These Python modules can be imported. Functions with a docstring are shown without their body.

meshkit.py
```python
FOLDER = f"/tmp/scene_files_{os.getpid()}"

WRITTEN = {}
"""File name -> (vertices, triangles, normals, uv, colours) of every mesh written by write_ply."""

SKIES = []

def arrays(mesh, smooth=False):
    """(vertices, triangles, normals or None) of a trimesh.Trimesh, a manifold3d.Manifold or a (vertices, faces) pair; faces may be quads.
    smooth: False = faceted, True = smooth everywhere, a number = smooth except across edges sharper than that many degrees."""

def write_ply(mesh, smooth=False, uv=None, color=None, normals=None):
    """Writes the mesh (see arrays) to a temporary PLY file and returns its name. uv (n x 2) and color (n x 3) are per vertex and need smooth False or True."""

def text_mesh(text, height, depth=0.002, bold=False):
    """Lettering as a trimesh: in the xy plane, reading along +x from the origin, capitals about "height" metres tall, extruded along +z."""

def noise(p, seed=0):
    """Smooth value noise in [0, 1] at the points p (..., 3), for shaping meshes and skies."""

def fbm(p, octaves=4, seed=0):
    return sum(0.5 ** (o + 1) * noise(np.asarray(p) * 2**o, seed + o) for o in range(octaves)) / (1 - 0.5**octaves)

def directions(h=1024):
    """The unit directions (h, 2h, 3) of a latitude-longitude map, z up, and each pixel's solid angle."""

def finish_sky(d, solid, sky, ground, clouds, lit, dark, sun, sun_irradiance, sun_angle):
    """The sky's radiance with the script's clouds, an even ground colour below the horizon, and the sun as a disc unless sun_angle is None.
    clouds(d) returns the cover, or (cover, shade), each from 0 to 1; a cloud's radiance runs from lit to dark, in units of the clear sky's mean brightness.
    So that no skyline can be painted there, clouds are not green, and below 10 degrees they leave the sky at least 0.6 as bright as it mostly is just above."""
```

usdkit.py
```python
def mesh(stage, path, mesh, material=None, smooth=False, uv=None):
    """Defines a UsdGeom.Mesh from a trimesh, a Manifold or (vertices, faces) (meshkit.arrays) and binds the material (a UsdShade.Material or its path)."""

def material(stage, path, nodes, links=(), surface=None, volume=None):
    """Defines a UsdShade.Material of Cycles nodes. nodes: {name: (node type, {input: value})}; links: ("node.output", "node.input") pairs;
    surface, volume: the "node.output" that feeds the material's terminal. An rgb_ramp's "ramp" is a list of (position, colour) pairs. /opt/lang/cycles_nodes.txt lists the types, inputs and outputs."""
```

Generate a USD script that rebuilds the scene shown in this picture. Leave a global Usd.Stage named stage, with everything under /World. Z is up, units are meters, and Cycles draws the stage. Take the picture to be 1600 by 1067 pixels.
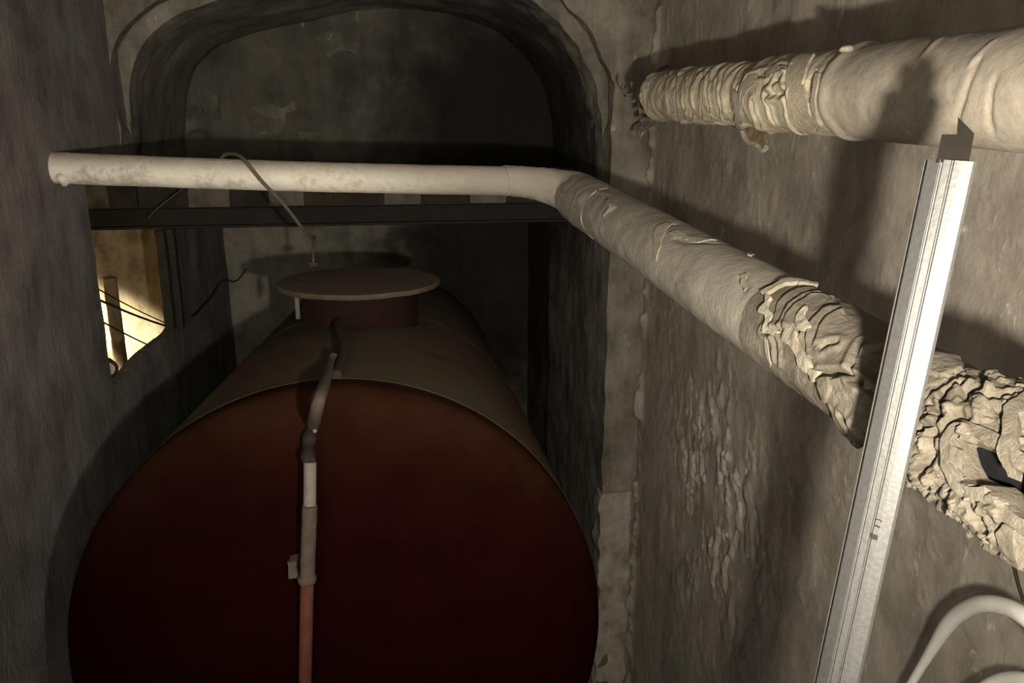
import math, random
import numpy as np, trimesh, usdkit, meshkit
from pxr import Usd, UsdGeom, UsdLux, UsdShade, Gf, Sdf
from scipy.spatial import Delaunay
from shapely.geometry import Polygon, LineString, Point
import shapely
import manifold3d as m3

stage = Usd.Stage.CreateInMemory()
UsdGeom.SetStageUpAxis(stage, 'Z'); UsdGeom.SetStageMetersPerUnit(stage, 1.0)
UsdGeom.Xform.Define(stage, '/World'); UsdGeom.Scope.Define(stage, '/World/Looks')

# ------------------------------------------------------------------ camera
F_PX = 1200.0
PITCH = math.atan(313.5 / F_PX)
YAW = math.atan(222 * math.cos(PITCH) / F_PX)
FW = np.array([math.sin(YAW)*math.cos(PITCH), math.cos(YAW)*math.cos(PITCH), -math.sin(PITCH)])
RT = np.array([math.cos(YAW), -math.sin(YAW), 0.0]); UP = np.cross(RT, FW)
CAM = np.array([0.0, 0.0, 2.3])
cam = UsdGeom.Camera.Define(stage, '/World/camera')
M = np.eye(4); M[0, :3] = RT; M[1, :3] = UP; M[2, :3] = -FW; M[3, :3] = CAM
cam.AddTransformOp().Set(Gf.Matrix4d(M.tolist()))
cam.CreateHorizontalApertureAttr(36.0); cam.CreateFocalLengthAttr(36.0 * F_PX / 1600)
cam.CreateClippingRangeAttr(Gf.Vec2f(0.02, 100.0))
cam.CreateExposureAttr(0.0)

# ------------------------------------------------------------------ lights
def aim(prim, pos, target):
    pos, target = np.array(pos, float), np.array(target, float)
    z = pos - target; z /= np.linalg.norm(z)
    x = np.cross([0, 0, 1.0], z); x /= np.linalg.norm(x); y = np.cross(z, x)
    m = np.eye(4); m[0, :3] = x; m[1, :3] = y; m[2, :3] = z; m[3, :3] = pos
    prim.AddTransformOp().Set(Gf.Matrix4d(m.tolist()))
def spot(name, pos, target, radius, intensity, color, cone, soft):
    l = UsdLux.SphereLight.Define(stage, '/World/' + name)
    l.CreateRadiusAttr(radius); l.CreateIntensityAttr(intensity); l.CreateColorAttr(Gf.Vec3f(*color))
    sh = UsdLux.ShapingAPI.Apply(l.GetPrim()); sh.CreateShapingConeAngleAttr(cone); sh.CreateShapingConeSoftnessAttr(soft)
    aim(l, pos, target)
LIGHT = (0.235, 0.10, 2.115)
spot('torch_light', LIGHT, (1.05, 3.4, 2.45), 0.022, 11000, (1.0, 0.90, 0.755), 64, 1.0)   # the torch held low at the photographer's right
spot('side_room_lamp', (-2.9, 4.6, 0.55), (-2.62, 6.15, 0.35), 0.03, 21000, (1.0, 0.86, 0.62), 36, 0.3)

fill_light = UsdLux.DomeLight.Define(stage, '/World/fill_dome')      # added fill light, through a made-up opening behind the photographer
fill_light.CreateIntensityAttr(2.3); fill_light.CreateColorAttr(Gf.Vec3f(1.0, 0.9, 0.78))

# ------------------------------------------------------------------ helpers
def ray(px, py):
    return FW + RT * (px - 800) / F_PX - UP * (py - 533.5) / F_PX
def at(px, py, X=None, Y=None, Z=None):
    d = ray(px, py)
    t = (X - CAM[0]) / d[0] if X is not None else (Y - CAM[1]) / d[1] if Y is not None else (Z - CAM[2]) / d[2]
    return CAM + t * d
fbm, noise = meshkit.fbm, meshkit.noise
used = {}
def unique(path):
    n = used.get(path, 0); used[path] = n + 1
    return path if n == 0 else f'{path}_{n:03d}'
def obj(name, mesh, mat, parent=None, smooth=35, label=None):
    path = unique((str(parent.GetPath()) if parent else '/World') + '/' + name)
    p = usdkit.mesh(stage, path, mesh, '/World/Looks/' + mat, smooth=smooth).GetPrim()
    if label: p.SetCustomDataByKey('label', label)
    return p
def tag(p, label, cat, group=None, kind=None):
    p.SetCustomDataByKey('label', label); p.SetCustomDataByKey('category', cat)
    if group: p.SetCustomDataByKey('group', group)
    if kind: p.SetCustomDataByKey('kind', kind)
    return p
def thing(name, label, cat, loc=(0, 0, 0)):
    x = UsdGeom.Xform.Define(stage, unique('/World/' + name))
    return tag(x.GetPrim(), label, cat)
def struct(name, mesh, mat, label=None, parent=None, smooth=35):
    p = obj(name, mesh, mat, parent, smooth)
    if parent is None: p.SetCustomDataByKey('kind', 'structure')
    if label: p.SetCustomDataByKey('label', label)
    return p
def tm(man):
    m = man.to_mesh()
    return trimesh.Trimesh(np.array(m.vert_properties[:, :3], float), np.array(m.tri_verts), process=False)
def mbox(lo, hi):
    lo, hi = np.array(lo, float), np.array(hi, float)
    return m3.Manifold.cube(tuple(hi - lo)).translate(tuple(lo))
def rough(man, edge, amp, freq, seed, octaves=4, stretch=(1, 1, 1)):
    """refine a solid and roughen it along three noise fields."""
    t = tm(man.refine_to_length(edge)); v = t.vertices * np.array(stretch) * freq
    d = np.stack([fbm(v + 17.3 * k, octaves, seed + k) - .5 for k in range(3)], 1)
    t.vertices = t.vertices + d * 2 * amp
    return t
def smoothstep(a, b, x):
    t = np.clip((x - a) / (b - a), 0, 1); return t * t * (3 - 2 * t)
def grid_faces(n, m, wrap=False):
    i, j = np.meshgrid(np.arange(n - 1), np.arange(m if wrap else m - 1), indexing='ij')
    a = i * m + j; b = i * m + (j + 1) % m; c = (i + 1) * m + (j + 1) % m; d = (i + 1) * m + j
    return np.vstack([np.stack([a, b, c], -1).reshape(-1, 3), np.stack([a, c, d], -1).reshape(-1, 3)])
def frames(P):
    P = np.asarray(P, float); T = np.gradient(P, axis=0); T /= np.linalg.norm(T, axis=1, keepdims=True)
    n = np.cross(T[0], [0.13, 0.21, 1.0]); n /= np.linalg.norm(n); N = [n]
    for k in range(1, len(P)):
        n = N[-1] - T[k] * (N[-1] @ T[k]); N.append(n / np.linalg.norm(n))
    N = np.array(N); return T, N, np.cross(T, N)
def spline(pts, n):
    from scipy.interpolate import CubicSpline
    pts = np.asarray(pts, float); u = np.r_[0, np.cumsum(np.linalg.norm(np.diff(pts, axis=0), axis=1))]
    return CubicSpline(u, pts)(np.linspace(0, u[-1], n))
def tube(P, r, k=16, caps=True, disp=None):
    P = np.asarray(P, float); T, N, B = frames(P); r = np.broadcast_to(r, len(P))
    th = np.linspace(0, 2*np.pi, k, endpoint=False)
    D = np.cos(th)[None, :, None]*N[:, None] + np.sin(th)[None, :, None]*B[:, None]
    R = r[:, None] * np.ones(k)
    if disp is not None: R = R + disp(P[:, None] + D * R[..., None])
    v = (P[:, None] + D * R[..., None]).reshape(-1, 3); f = grid_faces(len(P), k, True)[:, ::-1]
    if caps:
        a, b = len(v), len(v) + 1; v = np.vstack([v, P[0], P[-1]]); j = np.arange(k); e = (len(P)-1)*k
        f = np.vstack([f, np.stack([np.full(k, a), j, (j+1) % k], 1)[:, ::1], np.stack([np.full(k, b), e+(j+1) % k, e+j], 1)])
    t = trimesh.Trimesh(v, f, process=False)
    if t.volume < 0: t.invert()
    return t
def lathe(profile, k=64, axis_fn=None):
    """profile [(r, h)] revolved about local z."""
    pr = np.array(profile, float); th = np.linspace(0, 2*np.pi, k, endpoint=False)
    v = np.stack([pr[:, None, 0]*np.cos(th), pr[:, None, 0]*np.sin(th), pr[:, None, 1] + 0*th], -1).reshape(-1, 3)
    t = trimesh.Trimesh(v, grid_faces(len(pr), k, True), process=False); t.merge_vertices(); t.update_faces(t.nondegenerate_faces())
    if t.volume < 0: t.invert()
    return t
def bevel_box(lo, hi, b=.006):
    lo, hi = np.array(lo, float)+b, np.array(hi, float)-b
    pts = np.array([[x, y, z] for x in (lo[0], hi[0]) for y in (lo[1], hi[1]) for z in (lo[2], hi[2])])
    return tm(m3.Manifold.hull_points(np.vstack([pts + o for o in b*np.vstack([np.eye(3), -np.eye(3)])])))
def cat(*ms): return trimesh.util.concatenate(ms)

# ------------------------------------------------------------------ materials
def mat(name, nodes, links, surface='p.BSDF'):
    usdkit.material(stage, '/World/Looks/' + name, nodes, links, surface=surface)
def plaster(name, dark, mid, light, speck, rough_=.9, dark_zone=None, scale=1.0, bump=.6, speck_at=.66):
    """mottled old plaster: large tone patches, vertical streaks, pale flecks."""
    n = {'g': ('geometry', {}),
         'n1': ('noise_texture', {'scale': 3.4*scale, 'detail': 10.0, 'roughness': .68}),
         'm2': ('mapping', {'mapping_type': 'point', 'scale': (9*scale, 9*scale, 2.2*scale)}),
         'n2': ('noise_texture', {'scale': 1.0, 'detail': 6.0, 'roughness': .6}),
         'm3': ('mapping', {'mapping_type': 'point', 'scale': (17*scale, 17*scale, 8*scale)}),
         'n3': ('noise_texture', {'scale': 1.0, 'detail': 5.0, 'roughness': .7, 'distortion': .4}),
         'mx': ('mix_float', {'fac': .36}),
         'r1': ('rgb_ramp', {'ramp': [(0, dark), (.40, dark), (.5, mid), (.62, light), (1, light)]}),
         'r3': ('rgb_ramp', {'ramp': [(0, (0,0,0)), (speck_at, (0,0,0)), (speck_at+.06, (1,1,1)), (1, (1,1,1))]}),
         'mc': ('mix_color', {'blend_type': 'mix', 'b': speck}),
         'n4': ('noise_texture', {'scale': 70*scale, 'detail': 6.0, 'roughness': .65}),
         'ma': ('math', {'math_type': 'multiply_add', 'value2': .35}),
         'b': ('bump', {'strength': bump, 'distance': .012}),
         'p': ('principled_bsdf', {'roughness': rough_, 'specular_ior_level': .25})}
    l = [('g.position', 'n1.vector'), ('g.position', 'm2.vector'), ('m2.vector', 'n2.vector'), ('g.position', 'm3.vector'), ('m3.vector', 'n3.vector'),
         ('n1.fac', 'mx.a'), ('n2.fac', 'mx.b'), ('mx.result', 'r1.fac'), ('n3.fac', 'r3.fac'), ('r3.color', 'mc.fac'), ('r1.color', 'mc.a'),
         ('g.position', 'n4.vector'), ('n4.fac', 'ma.value1'), ('n3.fac', 'ma.value3'), ('ma.value', 'b.height'), ('b.normal', 'p.normal')]
    top = 'mc.result'
    if dark_zone:      # a darker area: centre, radii, colour; broken up by noise
        c, rad, col, soft = dark_zone
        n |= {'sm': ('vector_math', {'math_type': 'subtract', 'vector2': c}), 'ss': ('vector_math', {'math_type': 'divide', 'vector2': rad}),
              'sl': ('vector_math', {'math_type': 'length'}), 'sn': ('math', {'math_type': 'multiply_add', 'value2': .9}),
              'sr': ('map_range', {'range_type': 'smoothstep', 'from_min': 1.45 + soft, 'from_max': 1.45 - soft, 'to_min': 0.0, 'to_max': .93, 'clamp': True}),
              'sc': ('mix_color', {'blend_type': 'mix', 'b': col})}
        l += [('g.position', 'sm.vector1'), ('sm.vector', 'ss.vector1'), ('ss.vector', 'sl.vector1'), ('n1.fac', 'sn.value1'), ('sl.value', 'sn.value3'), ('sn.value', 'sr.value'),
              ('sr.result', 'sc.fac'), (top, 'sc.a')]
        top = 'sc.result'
    l.append((top, 'p.base_color')); mat(name, n, l)
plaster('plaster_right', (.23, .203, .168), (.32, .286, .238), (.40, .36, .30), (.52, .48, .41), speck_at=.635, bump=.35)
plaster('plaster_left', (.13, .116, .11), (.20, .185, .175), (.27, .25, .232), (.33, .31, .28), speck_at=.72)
plaster('plaster_arch', (.10, .092, .074), (.18, .165, .135), (.29, .265, .22), (.45, .41, .34), speck_at=.63)
DARK_AREA = ((0.86, 5.3, 2.35), (.72, 1.5, .95), (.012, .010, .009), .55)  # darker area over the right part of end wall and vault
plaster('plaster_back', (.062, .060, .045), (.095, .091, .071), (.135, .127, .103), (.30, .27, .22), dark_zone=DARK_AREA, speck_at=.655)
plaster('plaster_vault', (.10, .092, .076), (.17, .158, .132), (.25, .23, .195), (.36, .33, .28), dark_zone=DARK_AREA, speck_at=.68)
plaster('plaster_far', (.15, .135, .11), (.24, .22, .18), (.34, .31, .26), (.45, .41, .34), speck_at=.7)
DARK_AREA2 = ((.95, 6.3, 1.3), (.80, 2.2, 1.5), (.010, .009, .008), .5)  # darker area over the right part of the far wall
plaster('plaster_deep', (.15, .135, .11), (.24, .22, .18), (.34, .31, .26), (.45, .41, .34), dark_zone=DARK_AREA2, speck_at=.7)
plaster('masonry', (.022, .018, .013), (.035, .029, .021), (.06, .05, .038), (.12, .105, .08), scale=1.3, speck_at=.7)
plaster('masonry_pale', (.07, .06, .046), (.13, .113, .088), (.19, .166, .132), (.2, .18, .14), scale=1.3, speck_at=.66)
plaster('stone', (.26, .21, .13), (.46, .39, .26), (.62, .54, .38), (.75, .68, .52), scale=1.6, bump=1.0, speck_at=.66)
plaster('stone_post', (.24, .18, .11), (.34, .27, .18), (.42, .34, .24), (.5, .42, .3), scale=2.0, speck_at=.7)
plaster('concrete_floor', (.05, .045, .04), (.08, .07, .06), (.11, .10, .085), (.13, .12, .10), speck_at=.75)
plaster('plaster_patch', (.22, .20, .165), (.36, .33, .275), (.46, .42, .36), (.56, .52, .44), scale=1.6, speck_at=.64)
plaster('patch_dim', (.085, .08, .065), (.14, .13, .105), (.20, .185, .152), (.27, .25, .2), scale=1.6, speck_at=.66)
plaster('flake', (.42, .38, .31), (.52, .47, .39), (.6, .55, .46), (.66, .6, .5), scale=3)

def lag(name, dark, mid, light, dust, dust_amt, bump=.5, bscale=90., rough_=.95, d0=-.25, spec=.2, grad=None):
    """cloth or plaster pipe lagging, grey dust lying on what faces up."""
    n = {'g': ('geometry', {}), 'n1': ('noise_texture', {'scale': 7.0, 'detail': 7.0, 'roughness': .6}), 'n2': ('noise_texture', {'scale': 45.0, 'detail': 6.0, 'roughness': .65}),
         'mx': ('mix_float', {'fac': .45}), 'r': ('rgb_ramp', {'ramp': [(0, dark), (.36, dark), (.5, mid), (.64, light), (1, light)]}),
         's': ('separate_xyz', {}), 'mr': ('map_range', {'range_type': 'smoothstep', 'from_min': d0, 'from_max': .95, 'to_min': 0.0, 'to_max': dust_amt, 'clamp': True}),
         'md': ('math', {'math_type': 'multiply'}), 'mr2': ('map_range', {'range_type': 'linear', 'from_min': .3, 'from_max': .6, 'to_min': .55, 'to_max': 1.0, 'clamp': True}),
         'mc': ('mix_color', {'blend_type': 'mix', 'b': dust}), 'n3': ('noise_texture', {'scale': bscale, 'detail': 6.0, 'roughness': .7}),
         'b': ('bump', {'strength': bump, 'distance': .006}), 'p': ('principled_bsdf', {'roughness': rough_, 'specular_ior_level': spec})}
    top = 'r.color'
    l = [('g.position', 'n1.vector'), ('g.position', 'n2.vector'), ('n1.fac', 'mx.a'), ('n2.fac', 'mx.b'), ('mx.result', 'r.fac'), ('g.normal', 's.vector'), ('s.z', 'mr.value'),
         ('n1.fac', 'mr2.value'), ('mr.result', 'md.value1'), ('mr2.result', 'md.value2'), ('md.value', 'mc.fac'), ('mc.result', 'p.base_color'),
         ('g.position', 'n3.vector'), ('n3.fac', 'b.height'), ('b.normal', 'p.normal')]
    if grad:      # shifts to another colour along x, with a broken edge
        n |= {'gs': ('separate_xyz', {}), 'gn': ('math', {'math_type': 'multiply_add', 'value2': .5}), 'gr': ('map_range', {'range_type': 'smoothstep', 'from_min': grad[0], 'from_max': grad[1], 'to_min': 0.0, 'to_max': 1.0, 'clamp': True}), 'gm': ('mix_color', {'blend_type': 'mix', 'b': grad[2]})}
        l += [('g.position', 'gs.vector'), ('n1.fac', 'gn.value1'), ('gs.x', 'gn.value3'), ('gn.value', 'gr.value'), ('gr.result', 'gm.fac'), ('r.color', 'gm.a')]; top = 'gm.result'
    l.append((top, 'mc.a')); mat(name, n, l)
lag('lagging_cloth', (.25, .228, .19), (.305, .281, .235), (.36, .333, .28), (.20, .18, .15), .75)
lag('lagging_torn', (.092, .077, .054), (.175, .155, .118), (.265, .24, .19), (.11, .095, .075), .75, bump=1.0, bscale=120.)
lag('lagging_wrap', (.28, .24, .17), (.44, .385, .285), (.55, .49, .375), (.22, .19, .15), .7, bump=.7, bscale=120.)
lag('lagging_jacket', (.24, .212, .168), (.31, .277, .222), (.37, .33, .265), (.19, .168, .14), .75, bump=.3)
lag('lagging_edge', (.24, .21, .155), (.36, .325, .255), (.44, .40, .32), (.25, .22, .18), .3, bump=.9, bscale=160.)
lag('pipe_paint', (.46, .42, .345), (.78, .73, .63), (.86, .81, .71), (.33, .29, .235), .9, bump=.2, rough_=.7, grad=(.0, .72, (.31, .284, .238)))
lag('brown_crust', (.10, .07, .04), (.2, .15, .09), (.30, .24, .15), (.16, .13, .1), .5, bump=1.0)
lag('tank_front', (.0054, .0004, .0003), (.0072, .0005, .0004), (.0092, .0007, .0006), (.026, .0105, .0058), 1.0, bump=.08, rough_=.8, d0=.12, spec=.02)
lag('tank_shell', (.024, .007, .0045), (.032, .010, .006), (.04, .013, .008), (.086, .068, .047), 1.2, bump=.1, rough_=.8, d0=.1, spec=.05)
lag('rust_plate', (.065, .042, .03), (.085, .058, .042), (.11, .08, .058), (.10, .077, .058), .8, bump=.5)
lag('dusty_pipe', (.045, .031, .025), (.065, .048, .039), (.085, .066, .054), (.085, .07, .056), .6, bump=.4)
lag('pale_pipe', (.10, .085, .075), (.135, .118, .105), (.165, .147, .128), (.14, .125, .105), .4, bump=.3)
lag('red_pipe', (.06, .018, .012), (.08, .026, .017), (.10, .036, .025), (.08, .045, .03), .4, bump=.3)
def plain(name, col, rough_=.6, metallic=0.0, var=.25, scale=30., bump=.2, spec=.4):
    c = np.array(col)
    mat(name, {'g': ('geometry', {}), 'n': ('noise_texture', {'scale': scale, 'detail': 5.0}), 'r': ('rgb_ramp', {'ramp': [(.25, tuple(c*(1-var))), (.75, tuple(np.minimum(c*(1+var), 1)))]}),
               'b': ('bump', {'strength': bump, 'distance': .003}), 'p': ('principled_bsdf', {'roughness': rough_, 'metallic': metallic, 'specular_ior_level': spec})},
        [('g.position', 'n.vector'), ('n.fac', 'r.fac'), ('r.color', 'p.base_color'), ('n.fac', 'b.height'), ('b.normal', 'p.normal')])
plain('galvanised', (.095, .095, .091), .5, .45, .15, 160., .15)
plain('dark_cap', (.011, .009, .007), .9, 0.0, .2, spec=.1)
plain('neck_paint', (.017, .0075, .005), .85, 0.0, .3, 20., .3, .1)
plain('iron_core', (.004, .004, .005), .8, 0.0, .4, 60., .5, .2)
plain('ink', (.03, .03, .026), 1.0, 0.0, .2, spec=0.0)
plain('white_plastic', (.66, .65, .59), .45, 0.0, .05, 40., .05)
plain('dark_steel', (.013, .012, .008), .8, 0.0, .4, 20., .4)
plain('dark_wood', (.03, .024, .018), .85, 0.0, .5, 25., .5)
plain('rust_dark', (.018, .010, .008), .8, 0.0, .4, 60., .5)
plain('cable_grey', (.10, .078, .058), .7, 0.0, .2)
plain('cable_dark', (.03, .024, .018), .7, 0.0, .2)
plain('cream_paint', (.62, .55, .38), .6, 0.0, .15)
plain('black_rubber', (.012, .011, .010), .6, 0.0, .2)

# ------------------------------------------------------------------ the setting
ZF = -1.25                     # floor
XL, XR = -1.15, 1.45           # faces of the long walls
YA, YO, YE = 4.12, 3.97, 5.30  # inner arch, spandrel face, upper end wall
YF = 6.30                      # far wall under the beam
# right wall: fine plaster relief, flaking low down
def right_wall():
    y = np.linspace(-.8, YA + .02, 520); z = np.linspace(ZF, 3.3, 520)
    Yg, Zg = np.meshgrid(y, z, indexing='ij'); P = np.stack([0*Yg, Yg, Zg], -1)
    h = .016 * (fbm(P * 1.6, 4, 3) - .5) + .006 * (fbm(P * np.array([1, 9, 4]), 4, 5) - .5)
    fl = fbm(P * np.array([1, 20, 6.5]), 4, 9)                       # lifted, flaked skin
    zone = smoothstep(1.0, .2, np.hypot((Yg - 2.95) / .75, (Zg - .70) / .95))
    patchy = smoothstep(.44, .60, fbm(P * np.array([1, 5, 2.2]), 3, 8)) * zone
    h += patchy * (.012 * smoothstep(.50, .53, fl) + .020 * (fbm(P * np.array([1, 34, 14]), 4, 21) - .5))
    h += .0022 * smoothstep(.62, .64, fbm(P * np.array([1, 17, 12]), 3, 27)) + .003 * (fbm(P * 22, 3, 29) - .5)
    ex = np.exp(-((Yg - YO + .035) / .028) ** 2) * .045 * smoothstep(.35, .75, fbm(P * np.array([1, 6, 7]), 4, 31))  # ragged corner bead
    V = np.stack([XR - h - ex, Yg, Zg], -1).reshape(-1, 3)
    n, m = len(y), len(z); f = grid_faces(n, m)
    # back skin makes the wall a solid slab
    B = V.copy(); B[:, 0] = XR + .25
    rim = np.r_[np.arange(m), np.arange(1, n) * m + m - 1, (n-1)*m + np.arange(m-2, -1, -1), np.arange(n-2, 0, -1) * m]
    k = len(rim); nb = len(V); a, b = rim, np.roll(rim, -1)
    corners = np.array([0, m-1, n*m-1, (n-1)*m])
    side = np.vstack([np.stack([a, b, b + nb], 1), np.stack([a, b + nb, a + nb], 1)])
    bf = np.array([[0, m-1, n*m-1], [0, n*m-1, (n-1)*m]])[:, ::-1] + nb
    t = trimesh.Trimesh(np.vstack([V, B]), np.vstack([f, side]), process=False)
    t.remove_unreferenced_vertices()
    back = trimesh.creation.box([.02, y[-1]-y[0], 3.3-ZF]); back.apply_translation([XR+.25, (y[0]+y[-1])/2, (3.3+ZF)/2])
    if t.face_normals[:1000].mean(0)[0] > 0: t.invert()
    return cat(t, back)
struct('wall_right', right_wall(), 'plaster_right', 'grey-brown stained plaster wall on the right with pale flecks and flaking skin')

# left wall, solid, pierced by the opening into the side room
SILL, OT = 1.27, 2.15
wl = mbox((XL-.26, -.8, ZF), (XL, YF+.1, 3.35)) - mbox((XL-.5, 3.45, SILL), (XL+.2, 4.64, OT)) - mbox((XL-.5, 3.45, .5), (XL-.05, YF+.2, OT)) - mbox((XL-.5, 4.5, 1.80), (XL+.2, 4.86, OT))
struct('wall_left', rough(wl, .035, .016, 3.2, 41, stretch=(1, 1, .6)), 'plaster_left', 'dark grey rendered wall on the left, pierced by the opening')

# barrel tunnel profile, from the arched end wall (x, z)
PROF = np.array([(-1.15, ZF), (-1.15, 1.6), (-1.15, 2.22), (-1.12, 2.50), (-1.065, 2.70), (-.94, 2.835), (-.68, 2.945), (-.28, 3.045), (.12, 3.10), (.50, 3.085), (.84, 2.985),
                 (1.08, 2.78), (1.20, 2.50), (1.235, 2.13), (1.245, 1.6), (1.25, ZF)])
def smooth_prof(P, n=160):
    Q = spline(P[2:14], n); return np.vstack([P[:2], Q, P[14:]])
PS = smooth_prof(PROF)
def grow(P, d):
    g = Polygon(P).buffer(d, join_style=1); g = g.intersection(shapely.box(-9, ZF, 9, 9)); return np.array(g.exterior.coords)[:-1]
def extrude_y(poly, y0, y1):
    """(x, z) polygon(s) -> solid between y0 and y1."""
    cs = m3.CrossSection([np.asarray(q, float) for q in poly], m3.FillRule.EvenOdd)
    return m3.Manifold.extrude(cs, y1 - y0).rotate((90, 0, 0)).translate((0, y1, 0))
inner = PS; outer = grow(PS, .055)
big = [(-3, 0), (XR+.25, 0), (XR+.25, 3.6), (-3, 3.6)]
keepleft = mbox((XL-.02, -9, -1), (9, 19, 9))
def spandrel(prof, y0, y1):
    g = shapely.box(XL-.02, ZF, XR+.01, 3.35).difference(Polygon(prof)).difference(shapely.box(XL-.3, ZF-1, XL+.2, 2.2))
    out = m3.Manifold()
    for q in getattr(g, 'geoms', [g]):
        if q.area > 1e-3: out = out + extrude_y([np.array(q.exterior.coords)[:-1]] + [np.array(h.coords)[:-1] for h in q.interiors], y0, y1)
    return out
def upper(d):
    T_ = np.gradient(PS, axis=0); N_ = np.stack([-T_[:, 1], T_[:, 0]], 1); N_ /= np.linalg.norm(N_, axis=1, keepdims=True)
    return PS + N_*d*smoothstep(2.30, 2.60, PS[:, 1])[:, None]
face = spandrel(upper(.055), YO, YO+.07); ring = spandrel(inner, YA, YA+.20); groove = spandrel(upper(.13), YO+.06, YA+.02)
mid = tm((face + ring + groove).refine_to_length(.03))
v = mid.vertices
sp = smoothstep(.35, 1.0, v[:, 0]) * smoothstep(2.2, 2.6, v[:, 2])      # flaky spandrel top right
d3 = np.stack([fbm(v * 4 + 7 * k, 4, 60 + k) - .5 for k in range(3)], 1) * .03 + np.stack([fbm(v * 14 + 7 * k, 3, 66 + k) - .5 for k in range(3)], 1) * (.008 + .035 * sp[:, None])
mid.vertices = v + d3
struct('wall_middle', mid, 'plaster_arch', 'crumbling plaster pier and spandrel around the mouth of the vault')
pa = at(938, 772, Y=YO-.01); pb = at(974, 1062, Y=YO-.01)
struct('trim_2', rough(mbox((pa[0], YO-.012, ZF), (pb[0], YO+.10, pa[2])), .02, .03, 9, 93, 5), 'plaster_patch', 'pale ragged strip of plaster low on the pier')
# vault skin: barrel soffit from the arch back to the end wall, and the tunnel's right side
def vault():
    n = 60; Y = np.linspace(YA + .1, YE + .12, n)
    P2 = PS[(PS[:, 1] > 2.16) | (PS[:, 0] > 0)]
    u = np.r_[0, np.cumsum(np.linalg.norm(np.diff(P2, axis=0), axis=1))]; w = np.linspace(0, u[-1], 240)
    q = np.stack([np.interp(w, u, P2[:, 0]), np.interp(w, u, P2[:, 1])], 1)
    N = np.gradient(q, axis=0); N = np.stack([-N[:, 1], N[:, 0]], 1); N /= np.linalg.norm(N, axis=1, keepdims=True)
    G = np.stack([np.broadcast_to(q[:, 0], (n, 240)), np.broadcast_to(Y[:, None], (n, 240)), np.broadcast_to(q[:, 1], (n, 240))], -1)
    h = .05 * (fbm(G * 2.6, 4, 71) - .5) + .018 * (fbm(G * 9, 3, 75) - .5)
    def skin(off): return np.stack([G[..., 0] + N[None, :, 0]*off, G[..., 1], G[..., 2] + N[None, :, 1]*off], -1).reshape(-1, 3)
    a, b = skin(h), skin(h*0 + .2); f = grid_faces(n, 240)
    t = trimesh.Trimesh(np.vstack([a, b]), np.vstack([f, f[:, ::-1] + len(a)]), process=False)
    return t
struct('ceiling', vault(), 'plaster_vault', 'low barrel vault of stained plaster over the tank')
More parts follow.
